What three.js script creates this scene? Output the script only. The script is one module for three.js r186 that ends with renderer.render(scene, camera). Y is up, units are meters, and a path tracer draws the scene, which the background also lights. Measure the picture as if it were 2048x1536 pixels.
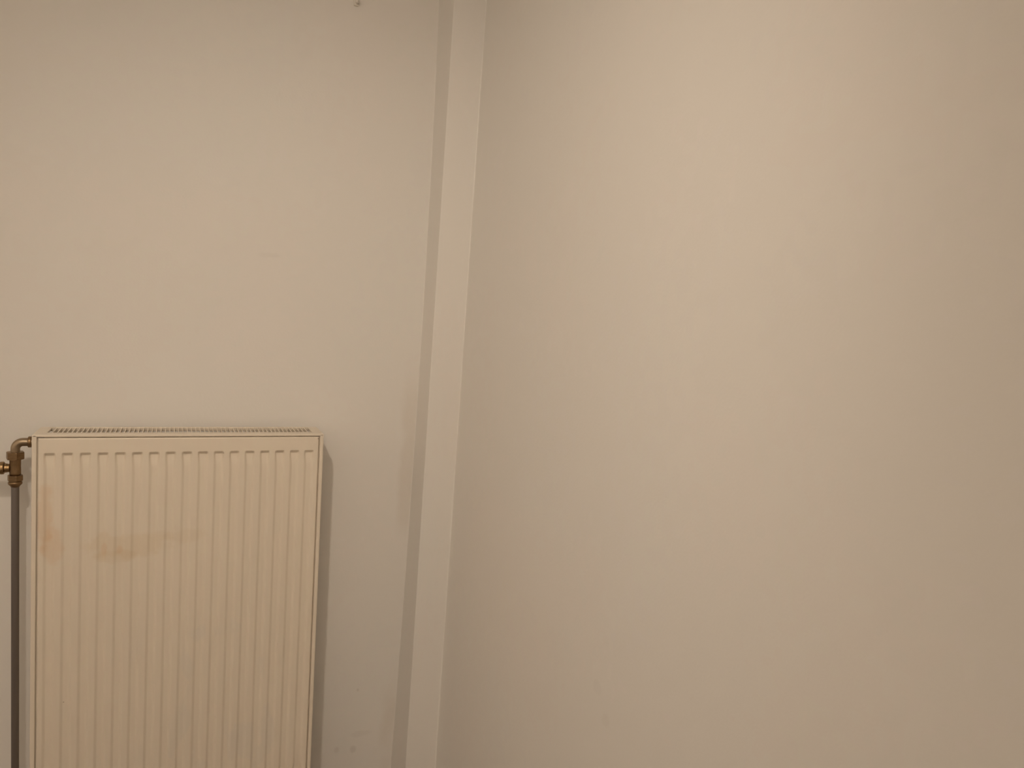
import * as THREE from 'three';
import { RoundedBoxGeometry } from 'three/addons/geometries/RoundedBoxGeometry.js';
import { mergeGeometries } from 'three/addons/utils/BufferGeometryUtils.js';

/* ---------- camera, lamp constants, exposure ---------- */
const scene = new THREE.Scene();
scene.background = new THREE.Color(0x000000);
const FOCAL = 1549.5;                                   // in pixels of a 2048 x 1536 frame
const camera = new THREE.PerspectiveCamera(2 * Math.atan(768 / FOCAL) * 180 / Math.PI, 2048 / 1536, 0.05, 30);
{
  const yaw = 23.2215 * Math.PI / 180, pitch = -5.0748 * Math.PI / 180, roll = 3.5196 * Math.PI / 180;
  const fwd = new THREE.Vector3(Math.sin(yaw) * Math.cos(pitch), Math.sin(pitch), -Math.cos(yaw) * Math.cos(pitch));
  const right = new THREE.Vector3(Math.cos(yaw), 0, Math.sin(yaw));
  const up = new THREE.Vector3().crossVectors(right, fwd);
  camera.position.set(0.2506, 1.3288, 1.9836);
  camera.up.copy(up).multiplyScalar(Math.cos(roll)).addScaledVector(right, -Math.sin(roll));
  camera.lookAt(camera.position.clone().add(fwd));
}
const renderer = new THREE.WebGLRenderer({ antialias: true });
renderer.toneMapping = THREE.LinearToneMapping;
renderer.toneMappingExposure = 0.353;
renderer.shadowMap.enabled = true;

const GLOW = new THREE.Color().setRGB(1.0, 0.838, 0.69);   // warm white lamps
// key head placed from the radiator shadow; two added heads supply bounce fill
const HEADS = [
  { at: [-0.07, 2.25, 1.80], aim: [0.40, 1.43, 0.85], cone: 43, candela: 8.6 },  // key; soft spot cone imitates lens darkening towards the frame corners
  { at: [-0.27, 2.25, 1.86], aim: [-2.4, 2.15, 1.6], cone: 62, candela: 37 },  // added fill, bounces light off the opposite wall
  { at: [-0.12, 2.25, 2.04], aim: [-0.3, 2.15, 3.6], cone: 62, candela: 33 },  // added fill, bounces light off the rear wall
];
const ROOM = { x0: -2.4, xc: 0.9083, z1: 3.6, h: 2.5, lean: 0.0119, yRef: 0.98 };

/* ---------- helpers ---------- */
function rng(seed) { let s = seed >>> 0; return () => { s = (s + 0x6D2B79F5) >>> 0; let t = Math.imul(s ^ (s >>> 15), 1 | s); t = (t + Math.imul(t ^ (t >>> 7), 61 | t)) ^ t; return ((t ^ (t >>> 14)) >>> 0) / 4294967296; }; }
function hash2(ix, iy, s) { let h = Math.imul(ix, 374761393) + Math.imul(iy, 668265263) + Math.imul(s, 1442695041); h = Math.imul(h ^ (h >>> 13), 1274126177); return ((h ^ (h >>> 16)) >>> 0) / 4294967296; }
function vnoise(x, y, s = 1) {
  const ix = Math.floor(x), iy = Math.floor(y); let fx = x - ix, fy = y - iy;
  fx = fx * fx * (3 - 2 * fx); fy = fy * fy * (3 - 2 * fy);
  const a = hash2(ix, iy, s), b = hash2(ix + 1, iy, s), c = hash2(ix, iy + 1, s), d = hash2(ix + 1, iy + 1, s);
  return (a + (b - a) * fx) * (1 - fy) + (c + (d - c) * fx) * fy;
}
function fbm(x, y, s, o = 4) { let v = 0, a = 0.5, t = 0; for (let i = 0; i < o; i++) { v += a * vnoise(x, y, s + i * 17); t += a; x *= 2.03; y *= 2.03; a *= 0.5; } return v / t; }
const sst = (a, b, x) => { const t = Math.min(1, Math.max(0, (x - a) / (b - a))); return t * t * (3 - 2 * t); };
const toS = v => { v = Math.min(1, Math.max(0, v)); return Math.round(255 * (v <= 0.0031308 ? v * 12.92 : 1.055 * Math.pow(v, 1 / 2.4) - 0.055)); };
function colourTexture(w, h, fn) {                       // fn(u, v) -> linear rgb
  const d = new Uint8Array(w * h * 4);
  for (let j = 0; j < h; j++) for (let i = 0; i < w; i++) {
    const c = fn((i + 0.5) / w, (j + 0.5) / h), k = 4 * (j * w + i);
    d[k] = toS(c[0]); d[k + 1] = toS(c[1]); d[k + 2] = toS(c[2]); d[k + 3] = 255;
  }
  const t = new THREE.DataTexture(d, w, h); t.colorSpace = THREE.SRGBColorSpace;
  t.magFilter = t.minFilter = THREE.LinearFilter; t.wrapS = t.wrapT = THREE.RepeatWrapping; t.needsUpdate = true; return t;
}
function greyTexture(w, h, fn) {
  const d = new Uint8Array(w * h * 4);
  for (let j = 0; j < h; j++) for (let i = 0; i < w; i++) { const g = Math.round(255 * Math.min(1, Math.max(0, fn(i, j)))), k = 4 * (j * w + i); d[k] = d[k + 1] = d[k + 2] = g; d[k + 3] = 255; }
  const t = new THREE.DataTexture(d, w, h); t.magFilter = t.minFilter = THREE.LinearFilter; t.wrapS = t.wrapT = THREE.RepeatWrapping; t.needsUpdate = true; return t;
}
function mesh(name, geo, mat, parent, label) {
  const m = new THREE.Mesh(geo, mat); m.name = name; m.castShadow = m.receiveShadow = true;
  if (label) m.userData.label = label;
  parent.add(m); return m;
}
function structure(name, geo, mat, label, category) {
  const m = mesh(name, geo, mat, scene); m.userData = { kind: 'structure', label, category }; return m;
}
function thing(name, label, category, x = 0, y = 0, z = 0) {
  const g = new THREE.Group(); g.name = name; g.position.set(x, y, z); g.userData = { label, category }; scene.add(g); return g;
}
function box(x0, x1, y0, y1, z0, z1, r = 0, seg = 2) {
  const g = r ? new RoundedBoxGeometry(x1 - x0, y1 - y0, z1 - z0, seg, r) : new THREE.BoxGeometry(x1 - x0, y1 - y0, z1 - z0);
  g.translate((x0 + x1) / 2, (y0 + y1) / 2, (z0 + z1) / 2); return g.index ? g.toNonIndexed() : g;
}
// (u,v) grid -> geometry; fn(i,j) -> [x,y,z]
function gridGeometry(nu, nv, fn, uvfn) {
  const pos = [], uv = [], idx = [];
  for (let j = 0; j <= nv; j++) for (let i = 0; i <= nu; i++) { const p = fn(i, j); pos.push(...p); const t = uvfn ? uvfn(p, i, j) : [i / nu, j / nv]; uv.push(...t); }
  for (let j = 0; j < nv; j++) for (let i = 0; i < nu; i++) { const a = j * (nu + 1) + i, b = a + 1, c = a + nu + 1, d = c + 1; idx.push(a, b, d, a, d, c); }
  const g = new THREE.BufferGeometry();
  g.setAttribute('position', new THREE.Float32BufferAttribute(pos, 3)); g.setAttribute('uv', new THREE.Float32BufferAttribute(uv, 2)); g.setIndex(idx); g.computeVertexNormals(); return g;
}

/* ---------- materials ---------- */
const PAINT = [0.80, 0.775, 0.73];                        // off-white emulsion
const stipple = greyTexture(512, 512, (i, j) => {        // roller nap, tiles
  const p = (s, n) => { const x = i / 512 * n, y = j / 512 * n; const w = (a) => ((a % n) + n) % n; const ix = Math.floor(x), iy = Math.floor(y); let fx = x - ix, fy = y - iy; fx = fx * fx * (3 - 2 * fx); fy = fy * fy * (3 - 2 * fy);
    const q = (a, b) => hash2(w(a), w(b), s); return (q(ix, iy) * (1 - fx) + q(ix + 1, iy) * fx) * (1 - fy) + (q(ix, iy + 1) * (1 - fx) + q(ix + 1, iy + 1) * fx) * fy; };
  return 0.45 * p(3, 160) + 0.3 * p(5, 48) + 0.25 * p(9, 12);
});
function bumpFor(w, h, tile = 0.5) { const t = stipple.clone(); t.repeat.set(w / tile, h / tile); t.needsUpdate = true; return t; }
function mottle(x, y, s) {                                 // uneven old paint: faint warm and cool clouds
  const a = fbm(x * 2.3, y * 2.3, s) - 0.5, b = fbm(x * 2.9 + 7, y * 2.9 + 3, s + 50) - 0.5, f = vnoise(x * 60, y * 60, s + 90) - 0.5;
  const l = 1 + 0.03 * a + 0.008 * f;
  return [PAINT[0] * l * (1 + 0.02 * b), PAINT[1] * l * (1 - 0.008 * b), PAINT[2] * l * (1 - 0.02 * b)];
}
// a smudge with a ragged outline: centre, half sizes, strength
function smudge(x, y, cx, cy, rx, ry, seed, strength) {
  const dx = (x - cx) / rx, dy = (y - cy) / ry, r = Math.hypot(dx, dy) + 0.9 * (fbm(x * 40, y * 40, seed) - 0.5);
  return strength * (1 - sst(0.5, 1.0, r));
}
const STAIN = [0.50, 0.40, 0.28], GREY = [0.42, 0.38, 0.32];
const mix = (c, t, k) => [c[0] + (t[0] - c[0]) * k, c[1] + (t[1] - c[1]) * k, c[2] + (t[2] - c[2]) * k];

/* ---------- room shell ---------- */
const WT = 0.2;
{ // wall that carries the radiator: plane z = 0
  const x0 = ROOM.x0 - WT, x1 = ROOM.xc + WT, h = ROOM.h;
  const W = x1 - x0;
  const map = colourTexture(1600, 1200, (u, v) => {
    const x = x0 + u * W, y = v * h; let c = mottle(x, y, 11);
    // grubby brown rubbing along the boxing, broken patches
    const e = 0.8251 + ROOM.lean * (y - ROOM.yRef);
    const strip = (1 - sst(0.018, 0.05, e - x + 0.05 * (fbm(x * 22, y * 9, 31) - 0.5))) * sst(0.42, 0.62, fbm(x * 5 + 2, y * 4.5, 33)) * (1 - sst(1.05, 1.35, y)) * sst(0.30, 0.45, 1.5 - y);
    c = mix(c, STAIN, 0.17 * strip);
    c = mix(c, GREY, smudge(x, y, 0.4425, 1.438, 0.032, 0.008, 3, 0.07));
    c = mix(c, GREY, smudge(x, y, 0.700, 0.135, 0.012, 0.016, 4, 0.22) + smudge(x, y, 0.655, 0.140, 0.010, 0.014, 5, 0.20) + smudge(x, y, 0.720, 0.175, 0.030, 0.010, 7, 0.10) + smudge(x, y, 0.706, 0.30, 0.004, 0.005, 8, 0.25));
    return c;
  });
  const m = new THREE.MeshStandardMaterial({ map, roughness: 0.75, bumpMap: bumpFor(W, h), bumpScale: 0.00016 });
  structure('wall_left', box(x0, x1, 0, h, -WT, 0), m, 'off-white painted wall behind the radiator', 'wall');
}
{ // wall on the right, slightly out of plumb
  const z0 = -WT, z1 = ROOM.z1 + WT, h = ROOM.h, L = z1 - z0;
  const map = colourTexture(1600, 1200, (u, v) => {       // -x face: u runs with +z
    const z = z0 + u * L, y = v * h; let c = mottle(z + 9, y, 23);
    c = mix(c, GREY, smudge(z, y, 0.90, 0.715, 0.016, 0.014, 13, 0.06) + smudge(z, y, 0.935, 0.675, 0.014, 0.014, 14, 0.07) + smudge(z, y, 0.975, 0.61, 0.02, 0.01, 15, 0.05));
    return c;
  });
  const m = new THREE.MeshStandardMaterial({ map, roughness: 0.75, bumpMap: bumpFor(L, h), bumpScale: 0.00016 });
  const g = box(ROOM.xc, ROOM.xc + WT, 0, h, z0, z1);
  const p = g.attributes.position; for (let i = 0; i < p.count; i++) p.setX(i, p.getX(i) + ROOM.lean * (p.getY(i) - ROOM.yRef));
  g.computeVertexNormals();
  structure('wall_right', g, m, 'broad bare off-white wall meeting the corner boxing', 'wall');
}
const plain = new THREE.MeshStandardMaterial({ color: new THREE.Color().setRGB(...PAINT), roughness: 0.8 });
structure('wall_opposite', box(ROOM.x0 - WT, ROOM.x0, 0, ROOM.h, 0, ROOM.z1 + WT), plain, 'off-white wall across the room from the bare wall', 'wall');
structure('wall_rear', box(ROOM.x0, ROOM.xc + 0.06, 0, ROOM.h, ROOM.z1, ROOM.z1 + WT), plain, 'off-white wall facing the radiator across the room', 'wall');
structure('ceiling', box(ROOM.x0 - WT, ROOM.xc + WT + 0.1, ROOM.h, ROOM.h + 0.15, -WT, ROOM.z1 + WT), plain, 'flat white ceiling of the room', 'ceiling');
{
  const map = colourTexture(512, 512, (u, v) => { const g = fbm(u * 6, v * 90, 71), k = 0.85 + 0.3 * g; return [0.13 * k, 0.085 * k, 0.055 * k]; });
  structure('floor', box(ROOM.x0 - WT, ROOM.xc + WT, -0.12, 0, -WT, ROOM.z1 + WT), new THREE.MeshStandardMaterial({ map, roughness: 0.55 }), 'plain dark brown wooden floor', 'floor');
}
{ // boxed-in pipe chase in the corner: closed cross-sections lofted from floor to ceiling
  const N = 90, C = 0.1153, secs = [], h = ROOM.h;
  for (let j = 0; j <= N; j++) {
    const y = h * j / N, l = ROOM.lean * (y - ROOM.yRef), t = y - (ROOM.yRef + 0.32);
    const wob = 0.0012 * (fbm(y * 5, 1.3, 41) - 0.5);
    const xe = 0.8251 + l + wob, xr = ROOM.xc + l;
    const xb = xe + 0.005 - (t > 0 ? 0.013 : 0.0073) * t * t;                  // joint with the wall, bowed by filler
    const f1 = 0.0006 + 0.002 * fbm(y * 9, 4.4, 43), f2 = 0.0008 + 0.004 * fbm(y * 6, 7.7, 47), r = 0.0018;
    const q = [];
    for (let k = 0; k <= 5; k++) { const a = k / 5 * Math.PI / 2; q.push([xb - f1 + f1 * Math.sin(a), f1 - f1 * Math.cos(a)]); }
    q.push([xb * 0.5 + xe * 0.5, C * 0.5]);
    for (let k = 0; k <= 4; k++) { const a = k / 4 * Math.PI / 2; q.push([xe + r - r * Math.cos(a), C - r + r * Math.sin(a)]); }
    q.push([(xe + xr) / 2, C + 0.0006 * (fbm(y * 3, 9, 51) - 0.5)]);
    for (let k = 0; k <= 6; k++) { const a = k / 6 * Math.PI / 2; q.push([xr - f2 + f2 * Math.sin(a), C + f2 - f2 * Math.cos(a)]); }
    q.push([xr + 0.02, C + f2], [xr + 0.02, -0.02], [xb - f1, -0.02]);
    q.push(q[0]);
    secs.push(q.map(p => [p[0], y, p[1]]));
  }
  const n = secs[0].length - 1;
  let g = gridGeometry(n, N, (i, j) => secs[j][i], p => [p[0] + p[2], p[1]]).toNonIndexed();
  g.computeVertexNormals();
  // smooth along the length, crease sharp corners
  const map = colourTexture(512, 1024, (u, v) => { const x = u * 1.1, y = v * h; let c = mottle(x * 2 + 3, y, 61); return c; });
  map.repeat.set(1 / 1.1, 1 / h);
  const b = stipple.clone(); b.repeat.set(2, 2); b.needsUpdate = true;
  const m = new THREE.MeshStandardMaterial({ map, roughness: 0.6, bumpMap: b, bumpScale: 0.00014 });
  structure('wall_boxing', creased(g), m, 'narrow off-white pipe boxing running up the room corner', 'boxing');
}
function creased(g) {                                     // weld positions, average normals under 35 degrees
  const p = g.attributes.position, n = p.count, fn = [], map = new Map(), key = i => `${Math.round(p.getX(i) * 1e5)},${Math.round(p.getY(i) * 1e5)},${Math.round(p.getZ(i) * 1e5)}`;
  const a = new THREE.Vector3(), b = new THREE.Vector3(), c = new THREE.Vector3();
  for (let i = 0; i < n; i += 3) {
    a.fromBufferAttribute(p, i); b.fromBufferAttribute(p, i + 1); c.fromBufferAttribute(p, i + 2);
    const v = b.clone().sub(a).cross(c.clone().sub(a)); const ar = v.length(); if (ar) v.divideScalar(ar);
    for (let k = 0; k < 3; k++) { fn[i + k] = [v, ar]; const s = key(i + k); (map.get(s) || map.set(s, []).get(s)).push(i + k); }
  }
  const out = new Float32Array(n * 3), t = new THREE.Vector3();
  for (const l of map.values()) for (const i of l) { t.set(0, 0, 0); for (const j of l) if (fn[i][0].dot(fn[j][0]) > 0.8) t.addScaledVector(fn[j][0], fn[j][1]); t.normalize(); out.set([t.x, t.y, t.z], i * 3); }
  g.setAttribute('normal', new THREE.BufferAttribute(out, 3)); return g;
}

/* ---------- radiator ---------- */
const RX0 = -0.0325, RX1 = 0.5658, RTOP = 1.0206, RBOT = 0.12, RF = 0.135, RB = 0.028, PITCH = 0.0333;
const ENAMEL = [0.80, 0.72, 0.60];
const enamelPlain = new THREE.MeshPhysicalMaterial({ color: new THREE.Color().setRGB(...ENAMEL), roughness: 0.42, clearcoat: 0.15, clearcoatRoughness: 0.35 });
const radiator = thing('radiator', 'cream enamelled panel radiator with vertical channels and slatted top grille', 'radiator', (RX0 + RX1) / 2, RBOT, RB);
const rel = g => g.translate(-(RX0 + RX1) / 2, -RBOT, -RB);
{
  // pressed front panel
  const px0 = RX0 + 0.0114, px1 = RX1 - 0.0108, py0 = RBOT + 0.009, py1 = RTOP - 0.0072, edge = 0.0034;
  const chY1 = 0.982, chY0 = 0.175, half = 0.0116, slope = 0.0075, depth = 0.0038;
  const xs = new Set(), add = v => xs.add(Math.round(v * 1e6) / 1e6);
  for (let k = 0; k <= 5; k++) { const d = edge * (1 - Math.cos(k / 5 * Math.PI / 2)); add(px0 + d); add(px1 - d); }
  for (let i = 0; i < 17; i++) { const c = i * PITCH; for (let k = 0; k <= 6; k++) { add(c - half + slope * k / 6); add(c + half - slope * k / 6); } add(c); }
  const ys = new Set(), addY = v => ys.add(Math.round(v * 1e6) / 1e6);
  for (let k = 0; k <= 5; k++) { const d = edge * (1 - Math.cos(k / 5 * Math.PI / 2)); addY(py0 + d); addY(py1 - d); }
  for (let k = 0; k <= 10; k++) { addY(chY1 + 0.0005 - 0.0080 * k / 10); addY(chY0 + 0.0075 * k / 10); }
  for (let k = 1; k <= 8; k++) { addY(chY1 - 0.0075 - 0.0275 * k / 8); addY(chY0 + 0.0075 + 0.0275 * k / 8); }
  for (let k = 1; k < 12; k++) addY(chY0 + 0.006 + (chY1 - chY0 - 0.012) * k / 12);
  const X = [...xs].sort((a, b) => a - b), Y = [...ys].sort((a, b) => a - b);
  const ramp = t => { t = Math.min(1, Math.max(0, t)); const e = 0.12; return t < e ? t * t / (2 * e * (1 - e)) : t > 1 - e ? 1 - (1 - t) * (1 - t) / (2 * e * (1 - e)) : (t - e / 2) / (1 - e); };
  const zAt = (x, y) => {
    const i = Math.round(x / PITCH); let z = RF - 0.0008;
    if (i >= 0 && i <= 16) {
      const ax = half - Math.abs(x - i * PITCH), ay = Math.min((chY1 - y), (y - chY0));
      const nearEnd = 1 - sst(0.008, 0.034, ay);               // the pressing is deepest and squarest at its ends
      z -= (depth + 0.0024 * nearEnd) * sst(0, slope - 0.003 * nearEnd, ax) * ramp(ay / 0.0072);
    }
    const ed = Math.min(x - px0, px1 - x, py1 - y, y - py0);
    if (ed < edge) { const t = 1 - ed / edge; z -= 0.0032 * (1 - Math.sqrt(Math.max(0, 1 - t * t))); }
    return z;
  };
  const front = gridGeometry(X.length - 1, Y.length - 1, (i, j) => [X[i], Y[j], zAt(X[i], Y[j])], p => [(p[0] - RX0) / (RX1 - RX0), (p[1] - RBOT) / (RTOP - RBOT)]);
  // flange folded back round the panel
  const zb = RF - 0.016, zf = RF - 0.0040, rim = [[px0, py0], [px1, py0], [px1, py1], [px0, py1], [px0, py0]];
  const fl = [];
  for (let k = 0; k < 4; k++) fl.push(gridGeometry(1, 1, (i, j) => { const c = rim[k + i]; return [c[0], c[1], j ? zf : zb]; }, p => [(p[0] - RX0) / (RX1 - RX0), (p[1] - RBOT) / (RTOP - RBOT)]));
  const back = gridGeometry(1, 1, (i, j) => [i ? px0 : px1, j ? py1 : py0, zb]);
  const w = RX1 - RX0, hh = RTOP - RBOT;
  const map = colourTexture(900, 1350, (u, v) => {
    const x = RX0 + u * w, y = RBOT + v * hh;
    const l = 1 + 0.035 * (fbm(x * 7, y * 5, 81) - 0.5) + 0.012 * (vnoise(x * 90, y * 25, 82) - 0.5);
    let c = [ENAMEL[0] * l, ENAMEL[1] * l, ENAMEL[2] * l];
    const yel = [0.66, 0.52, 0.33], ora = [0.70, 0.47, 0.27];
    // scorched and tea-coloured stains, ragged
    c = mix(c, ora, smudge(x, y, -0.008, 0.84, 0.020, 0.10, 91, 0.30) + smudge(x, y, 0.008, 0.79, 0.024, 0.05, 92, 0.27));
    c = mix(c, yel, smudge(x, y, 0.155, 0.775, 0.11, 0.035, 93, 0.26) + smudge(x, y, 0.13, 0.75, 0.05, 0.018, 94, 0.22) + smudge(x, y, 0.27, 0.79, 0.06, 0.02, 95, 0.16));
    c = mix(c, ora, smudge(x, y, 0.105, 0.765, 0.008, 0.02, 96, 0.25) + smudge(x, y, 0.135, 0.765, 0.010, 0.016, 97, 0.25));
    c = mix(c, [0.66, 0.64, 0.58], sst(0.62, 0.7, fbm(x * 18, y * 7, 98)) * (1 - sst(0.58, 0.64, y)) * sst(0.12, 0.25, x) * 0.22);
    // chips in the enamel
    for (const [cx, cy, r] of [[0.5535, 1.0085, 0.0012], [0.343, 0.977, 0.0010], [0.552, 1.0105, 0.0008], [0.03, 0.43, 0.001]]) { const d = Math.hypot(x - cx, y - cy); c = mix(c, [0.2, 0.13, 0.08], 0.7 * (1 - sst(r * 0.6, r * 1.5, d))); }
    return c;
  });
  const mat = new THREE.MeshPhysicalMaterial({ map, roughness: 0.42, clearcoat: 0.15, clearcoatRoughness: 0.35 });
  mesh('front_panel', rel(mergeGeometries([front, ...fl, back])), mat, radiator, 'cream ribbed front panel with brownish stains');
  // rear water panel and convector between the two
  mesh('rear_panel', rel(box(RX0 + 0.010, RX1 - 0.010, RBOT + 0.01, RTOP - 0.02, RB + 0.002, RB + 0.014, 0.004)), enamelPlain, radiator);
  const nf = 170, fin = [];
  const cx0 = RX0 + 0.016, cx1 = RX1 - 0.016;
  const sheet = gridGeometry(nf, 1, (i, j) => [cx0 + (cx1 - cx0) * i / nf, j ? RTOP - 0.045 : RBOT + 0.05, (i >> 1) % 2 ? RB + 0.022 : RF - 0.024]);
  mesh('convector_fins', rel(sheet), new THREE.MeshStandardMaterial({ color: new THREE.Color().setRGB(0.30, 0.235, 0.16), roughness: 0.7, side: THREE.DoubleSide }), radiator);
  for (const [a, b] of [[RX0, RX0 + 0.0092], [RX1 - 0.0085, RX1]]) mesh('side_panel', rel(box(a, b, RBOT, RTOP - 0.0005, RB, RF, 0.0022, 3)), enamelPlain, radiator);
  // lip of the casing, seen as the bottom of the joint round the front panel
  mesh('inner_frame', rel(mergeGeometries([box(RX0 + 0.004, RX0 + 0.018, RBOT + 0.004, RTOP - 0.004, RF - 0.0185, RF - 0.0078), box(RX1 - 0.018, RX1 - 0.004, RBOT + 0.004, RTOP - 0.004, RF - 0.0185, RF - 0.0078),
    box(RX0 + 0.018, RX1 - 0.018, RTOP - 0.014, RTOP - 0.004, RF - 0.0185, RF - 0.0078), box(RX0 + 0.018, RX1 - 0.018, RBOT + 0.004, RBOT + 0.016, RF - 0.0185, RF - 0.0078)])), enamelPlain, radiator);
  // top cover: a folded frame around the opening, with thin bars
  const gx0 = -0.0088, gx1 = 0.5416, gz1 = RF - 0.0288, gz0 = RF - 0.1005, th = 0.0052;
  const fr = [box(RX0 + 0.002, RX1 - 0.002, RTOP - th, RTOP, gz1, RF, 0.0012), box(RX0 + 0.002, RX1 - 0.002, RTOP - 0.009, RTOP, RB, gz0, 0.0012),
    box(RX0 + 0.002, gx0, RTOP - th, RTOP + 0.0002, RB + 0.001, RF - 0.001, 0.0012), box(gx1, RX1 - 0.002, RTOP - th, RTOP + 0.0002, RB + 0.001, RF - 0.001, 0.0012),
    box(gx0 - 0.002, gx1 + 0.002, RTOP - 0.016, RTOP - 0.002, gz1, gz1 + 0.0012)];
  const top = mesh('top_grille', rel(mergeGeometries(fr)), enamelPlain, radiator, 'slatted cream cover over the top opening');
  const ns = 60, sp = (gx1 - gx0) / ns, sg = box(-0.0010, 0.0010, -0.009, 0, gz0 - gz1 - 0.001, 0.001);
  for (let k = 1; k < ns; k++) { const s = mesh('slat', sg, enamelPlain, top); s.position.set(gx0 + k * sp - (RX0 + RX1) / 2, RTOP - 0.0012 - RBOT, gz1 - RB); }
  for (const x of [0.09, 0.44]) mesh('wall_bracket', rel(mergeGeometries([box(x - 0.02, x + 0.02, 0.22, 0.92, 0.0, 0.004), box(x - 0.015, x + 0.015, 0.86, 0.90, 0.003, RB + 0.004), box(x - 0.015, x + 0.015, 0.24, 0.28, 0.003, RB + 0.004)])), enamelPlain, radiator);
}

/* ---------- valve and pipe ---------- */
const VX = -0.0695, VZ = 0.085;
const noiseTex = colourTexture(128, 128, (u, v) => { const k = 0.75 + 0.5 * fbm(u * 9, v * 9, 121); return [0.27 * k, 0.178 * k, 0.095 * k]; });
const brass = new THREE.MeshStandardMaterial({ map: noiseTex, metalness: 0.85, roughness: 0.42 });
const brassBright = new THREE.MeshStandardMaterial({ color: new THREE.Color().setRGB(0.36, 0.245, 0.125), metalness: 0.95, roughness: 0.38 });
const nickel = new THREE.MeshStandardMaterial({ color: new THREE.Color().setRGB(0.34, 0.265, 0.18), metalness: 0.85, roughness: 0.38 });
const steel = new THREE.MeshStandardMaterial({ color: new THREE.Color().setRGB(0.20, 0.175, 0.16), metalness: 0.55, roughness: 0.45 });
const lathe = (pts, n = 40) => new THREE.LatheGeometry(pts.map(p => new THREE.Vector2(p[0], p[1])), n);
function hexNut(rc, h, cham) {                            // hexagonal nut along y, chamfered ends by intersecting slices
  const prof = (a, y) => { const s = Math.PI / 3, m = ((a % s) + s) % s - s / 2, flat = rc * Math.cos(Math.PI / 6) / Math.cos(m); const e = Math.min(y, h - y); return Math.min(flat, rc * 0.93 + Math.max(0, e) * cham); };
  const ys = [0, h * 0.08, h * 0.16, h * 0.26, h * 0.5, h * 0.74, h * 0.84, h * 0.92, h], n = 72;
  const side = gridGeometry(n, ys.length - 1, (i, j) => { const a = -i / n * 2 * Math.PI, r = prof(a, ys[j]); return [r * Math.sin(-a + 0.32), ys[j], r * Math.cos(-a + 0.32)]; });
  const cap = y => gridGeometry(n, 1, (i, j) => { const a = (y ? i : -i) / n * 2 * Math.PI, r = j ? 0.004 : prof(a, y ? h : 0); return [r * Math.sin(a + 0.32), y ? h : 0, r * Math.cos(a + 0.32)]; });
  return creased(mergeGeometries([side, cap(0), cap(1)]).toNonIndexed());
}
const valve = thing('radiator_valve', 'brass angle valve with union nut at the side of the radiator', 'valve', VX, 0.90, VZ);
{
  const Y0 = 0.90;
  // elbow tail from the nut up and over into the radiator side
  const path = new THREE.CurvePath(), yc = 0.9970 - Y0, R = 0.0145, xe = RX0 - VX;
  path.add(new THREE.LineCurve3(new THREE.Vector3(0, 0.966 - Y0, 0), new THREE.Vector3(0, yc - R, 0)));
  path.add(new THREE.CubicBezierCurve3(new THREE.Vector3(0, yc - R, 0), new THREE.Vector3(0, yc - R * 0.448, 0), new THREE.Vector3(R * 0.448, yc, 0), new THREE.Vector3(R, yc, 0)));
  path.add(new THREE.LineCurve3(new THREE.Vector3(R, yc, 0), new THREE.Vector3(xe + 0.004, yc, 0)));
  const el = mesh('elbow', new THREE.TubeGeometry(path, 48, 0.0088, 28), nickel, valve, 'curved dull brass tail');
  const fer = lathe([[0.0, 0], [0.0108, 0], [0.0118, 0.001], [0.0118, 0.0055], [0.0108, 0.0068], [0, 0.0068]]); fer.rotateZ(-Math.PI / 2); fer.translate(xe - 0.0138, yc, 0);
  mesh('ferrule', fer, brass, el);
  const nut = hexNut(0.0175, 0.0155, 1.1); nut.translate(0, 0.9605 - Y0, 0); mesh('union_nut', nut, brass, valve);
  mesh('valve_body', lathe([[0, 0.925 - Y0], [0.0106, 0.925 - Y0], [0.0108, 0.931 - Y0], [0.0104, 0.945 - Y0], [0.0108, 0.958 - Y0], [0.0122, 0.963 - Y0], [0, 0.9635 - Y0]]), brass, valve);
  const boss = hexNut(0.0150, 0.012, 1.3); boss.translate(0, 0.9140 - Y0, 0); mesh('lower_boss', boss, brass, valve);
  mesh('compression_nut', lathe([[0, 0.9005], [0.0082, 0.9005], [0.0092, 0.9030], [0.0130, 0.9065], [0.0134, 0.9105], [0.0115, 0.9122], [0.0100, 0.9142], [0, 0.9142]].map(p => [p[0], p[1] - Y0])), brass, valve);
  // side spindle with a turned cap, pointing away from the radiator
  const sp = lathe([[0, 0], [0.0088, 0], [0.0092, 0.002], [0.0086, 0.0035], [0.0094, 0.005], [0.0098, 0.009], [0.0094, 0.0110], [0, 0.0110]]);
  sp.rotateZ(Math.PI / 2); sp.translate(-0.0090, 0.9415 - Y0, 0); const spm = mesh('spindle', sp, brassBright, valve);
  const kn = lathe([[0, 0], [0.0118, 0], [0.0134, 0.0012], [0.0136, 0.006], [0.0126, 0.0075], [0.0136, 0.009], [0.0136, 0.028], [0.0122, 0.031], [0.007, 0.0325], [0, 0.0325]]);
  kn.rotateZ(Math.PI / 2); kn.translate(-0.0195, 0.9415 - Y0, 0); mesh('cap', kn, brassBright, spm, 'polished brass cap');
}
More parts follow.
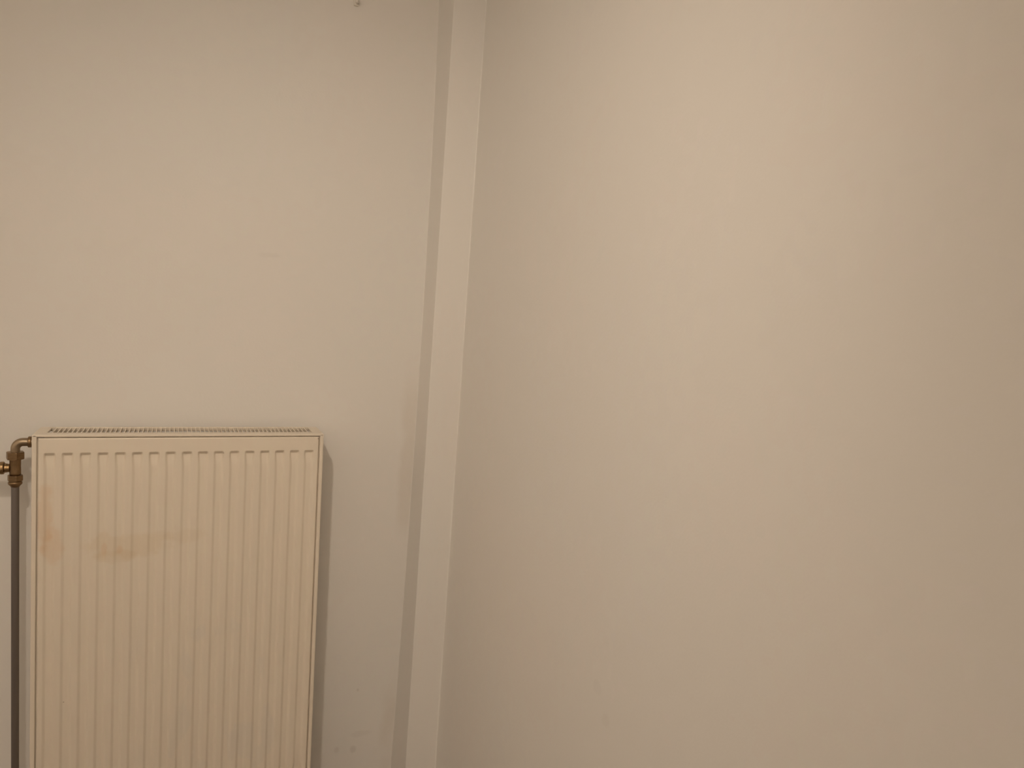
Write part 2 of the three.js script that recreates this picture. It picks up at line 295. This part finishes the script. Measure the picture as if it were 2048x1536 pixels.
{
  const a = new THREE.Vector3(VX, 0.906, VZ), b = new THREE.Vector3(VX + 0.0030, 0, VZ);
  const d = b.clone().sub(a), L = d.length();
  const g = lathe([[0, 0], [0.0075, 0], [0.0075, L * 0.25], [0.0075, L * 0.5], [0.0075, L * 0.75], [0.0075, L], [0, L]], 32);
  g.applyQuaternion(new THREE.Quaternion().setFromUnitVectors(new THREE.Vector3(0, 1, 0), d.clone().normalize().negate())); 
  const p = mesh('heating_pipe', g, steel, scene); p.position.copy(b);
  p.userData = { label: 'dark grey steel pipe rising vertically beside the radiator', category: 'pipe' };
}

/* ---------- small painted hook high on the wall ---------- */
{
  const hk = thing('wall_hook', 'tiny painted-over hook fixed on the wall above the radiator', 'hook', 0.6245, 2.0570, 0);
  const pm = new THREE.MeshStandardMaterial({ color: new THREE.Color().setRGB(0.80, 0.76, 0.69), roughness: 0.55 });
  mesh('back_plate', box(-0.0062, 0.0062, 0, 0.032, 0, 0.006, 0.0022, 3), pm, hk);
  const c = new THREE.CatmullRomCurve3([[0, 0.022, 0.003], [0.0005, 0.017, 0.009], [0, 0.0095, 0.0115], [-0.0005, 0.0055, 0.014], [0, 0.0085, 0.018], [0, 0.013, 0.019]].map(p => new THREE.Vector3(...p)));
  mesh('prong', new THREE.TubeGeometry(c, 20, 0.0034, 10), pm, hk);
}

/* ---------- unseen ceiling lamp, two heads added for fill (above and behind the camera) ---------- */
{
  const cx = -0.15, cz = 1.9;
  const g = thing('ceiling_key_fill_lamp', 'white ceiling lamp in mid room with one key head and two added fill heads', 'lamp', cx, ROOM.h, cz);
  const white = new THREE.MeshStandardMaterial({ color: new THREE.Color().setRGB(0.8, 0.78, 0.74), roughness: 0.5 });
  const glow = new THREE.MeshStandardMaterial({ color: 0xffffff, emissive: GLOW.clone(), emissiveIntensity: 5, roughness: 0.4 });
  mesh('ceiling_plate', lathe([[0, -0.03], [0.12, -0.03], [0.13, -0.022], [0.13, 0], [0, 0]]), white, g);
  const upv = new THREE.Vector3(0, 1, 0);
  for (const h of HEADS) {
    const at = new THREE.Vector3(...h.at), aim = new THREE.Vector3(...h.aim), dir = aim.clone().sub(at).normalize();
    const head = lathe([[0, -0.105], [0.022, -0.103], [0.032, -0.09], [0.036, -0.06], [0.048, -0.006], [0.048, 0], [0.044, 0], [0.044, -0.012], [0, -0.012]], 32);
    head.applyQuaternion(new THREE.Quaternion().setFromUnitVectors(upv, dir)); head.translate(at.x - cx, at.y - ROOM.h, at.z - cz);
    const hm = mesh('key_fill_head', head, white, g);
    const back = at.clone().addScaledVector(dir, -0.08), L = ROOM.h - 0.028 - back.y;
    const arm = new THREE.CylinderGeometry(0.006, 0.006, L, 12); arm.translate(back.x - cx, -0.028 - L / 2, back.z - cz); mesh('stem', arm, white, hm);
    const lens = new THREE.CylinderGeometry(0.0435, 0.0435, 0.004, 32); lens.translate(0, -0.008, 0);
    lens.applyQuaternion(new THREE.Quaternion().setFromUnitVectors(upv, dir)); lens.translate(at.x - cx, at.y - ROOM.h, at.z - cz);
    mesh('lens', lens, glow, hm, 'glowing round lens');
    const l = new THREE.SpotLight(GLOW, h.candela, 0, h.cone * Math.PI / 180, 1, 2); l.name = 'key_fill_light';
    const f = at.clone().addScaledVector(dir, 0.05); l.position.set(f.x - cx, f.y - ROOM.h, f.z - cz);
    l.target.position.set(aim.x - cx, aim.y - ROOM.h, aim.z - cz); l.target.name = 'lamp_aim'; g.add(l.target);
    l.castShadow = true; l.shadow.radius = 0.043 / 0.02; l.shadow.bias = -0.0005; l.shadow.mapSize.set(2048, 2048); g.add(l);
  }
}

renderer.render(scene, camera);
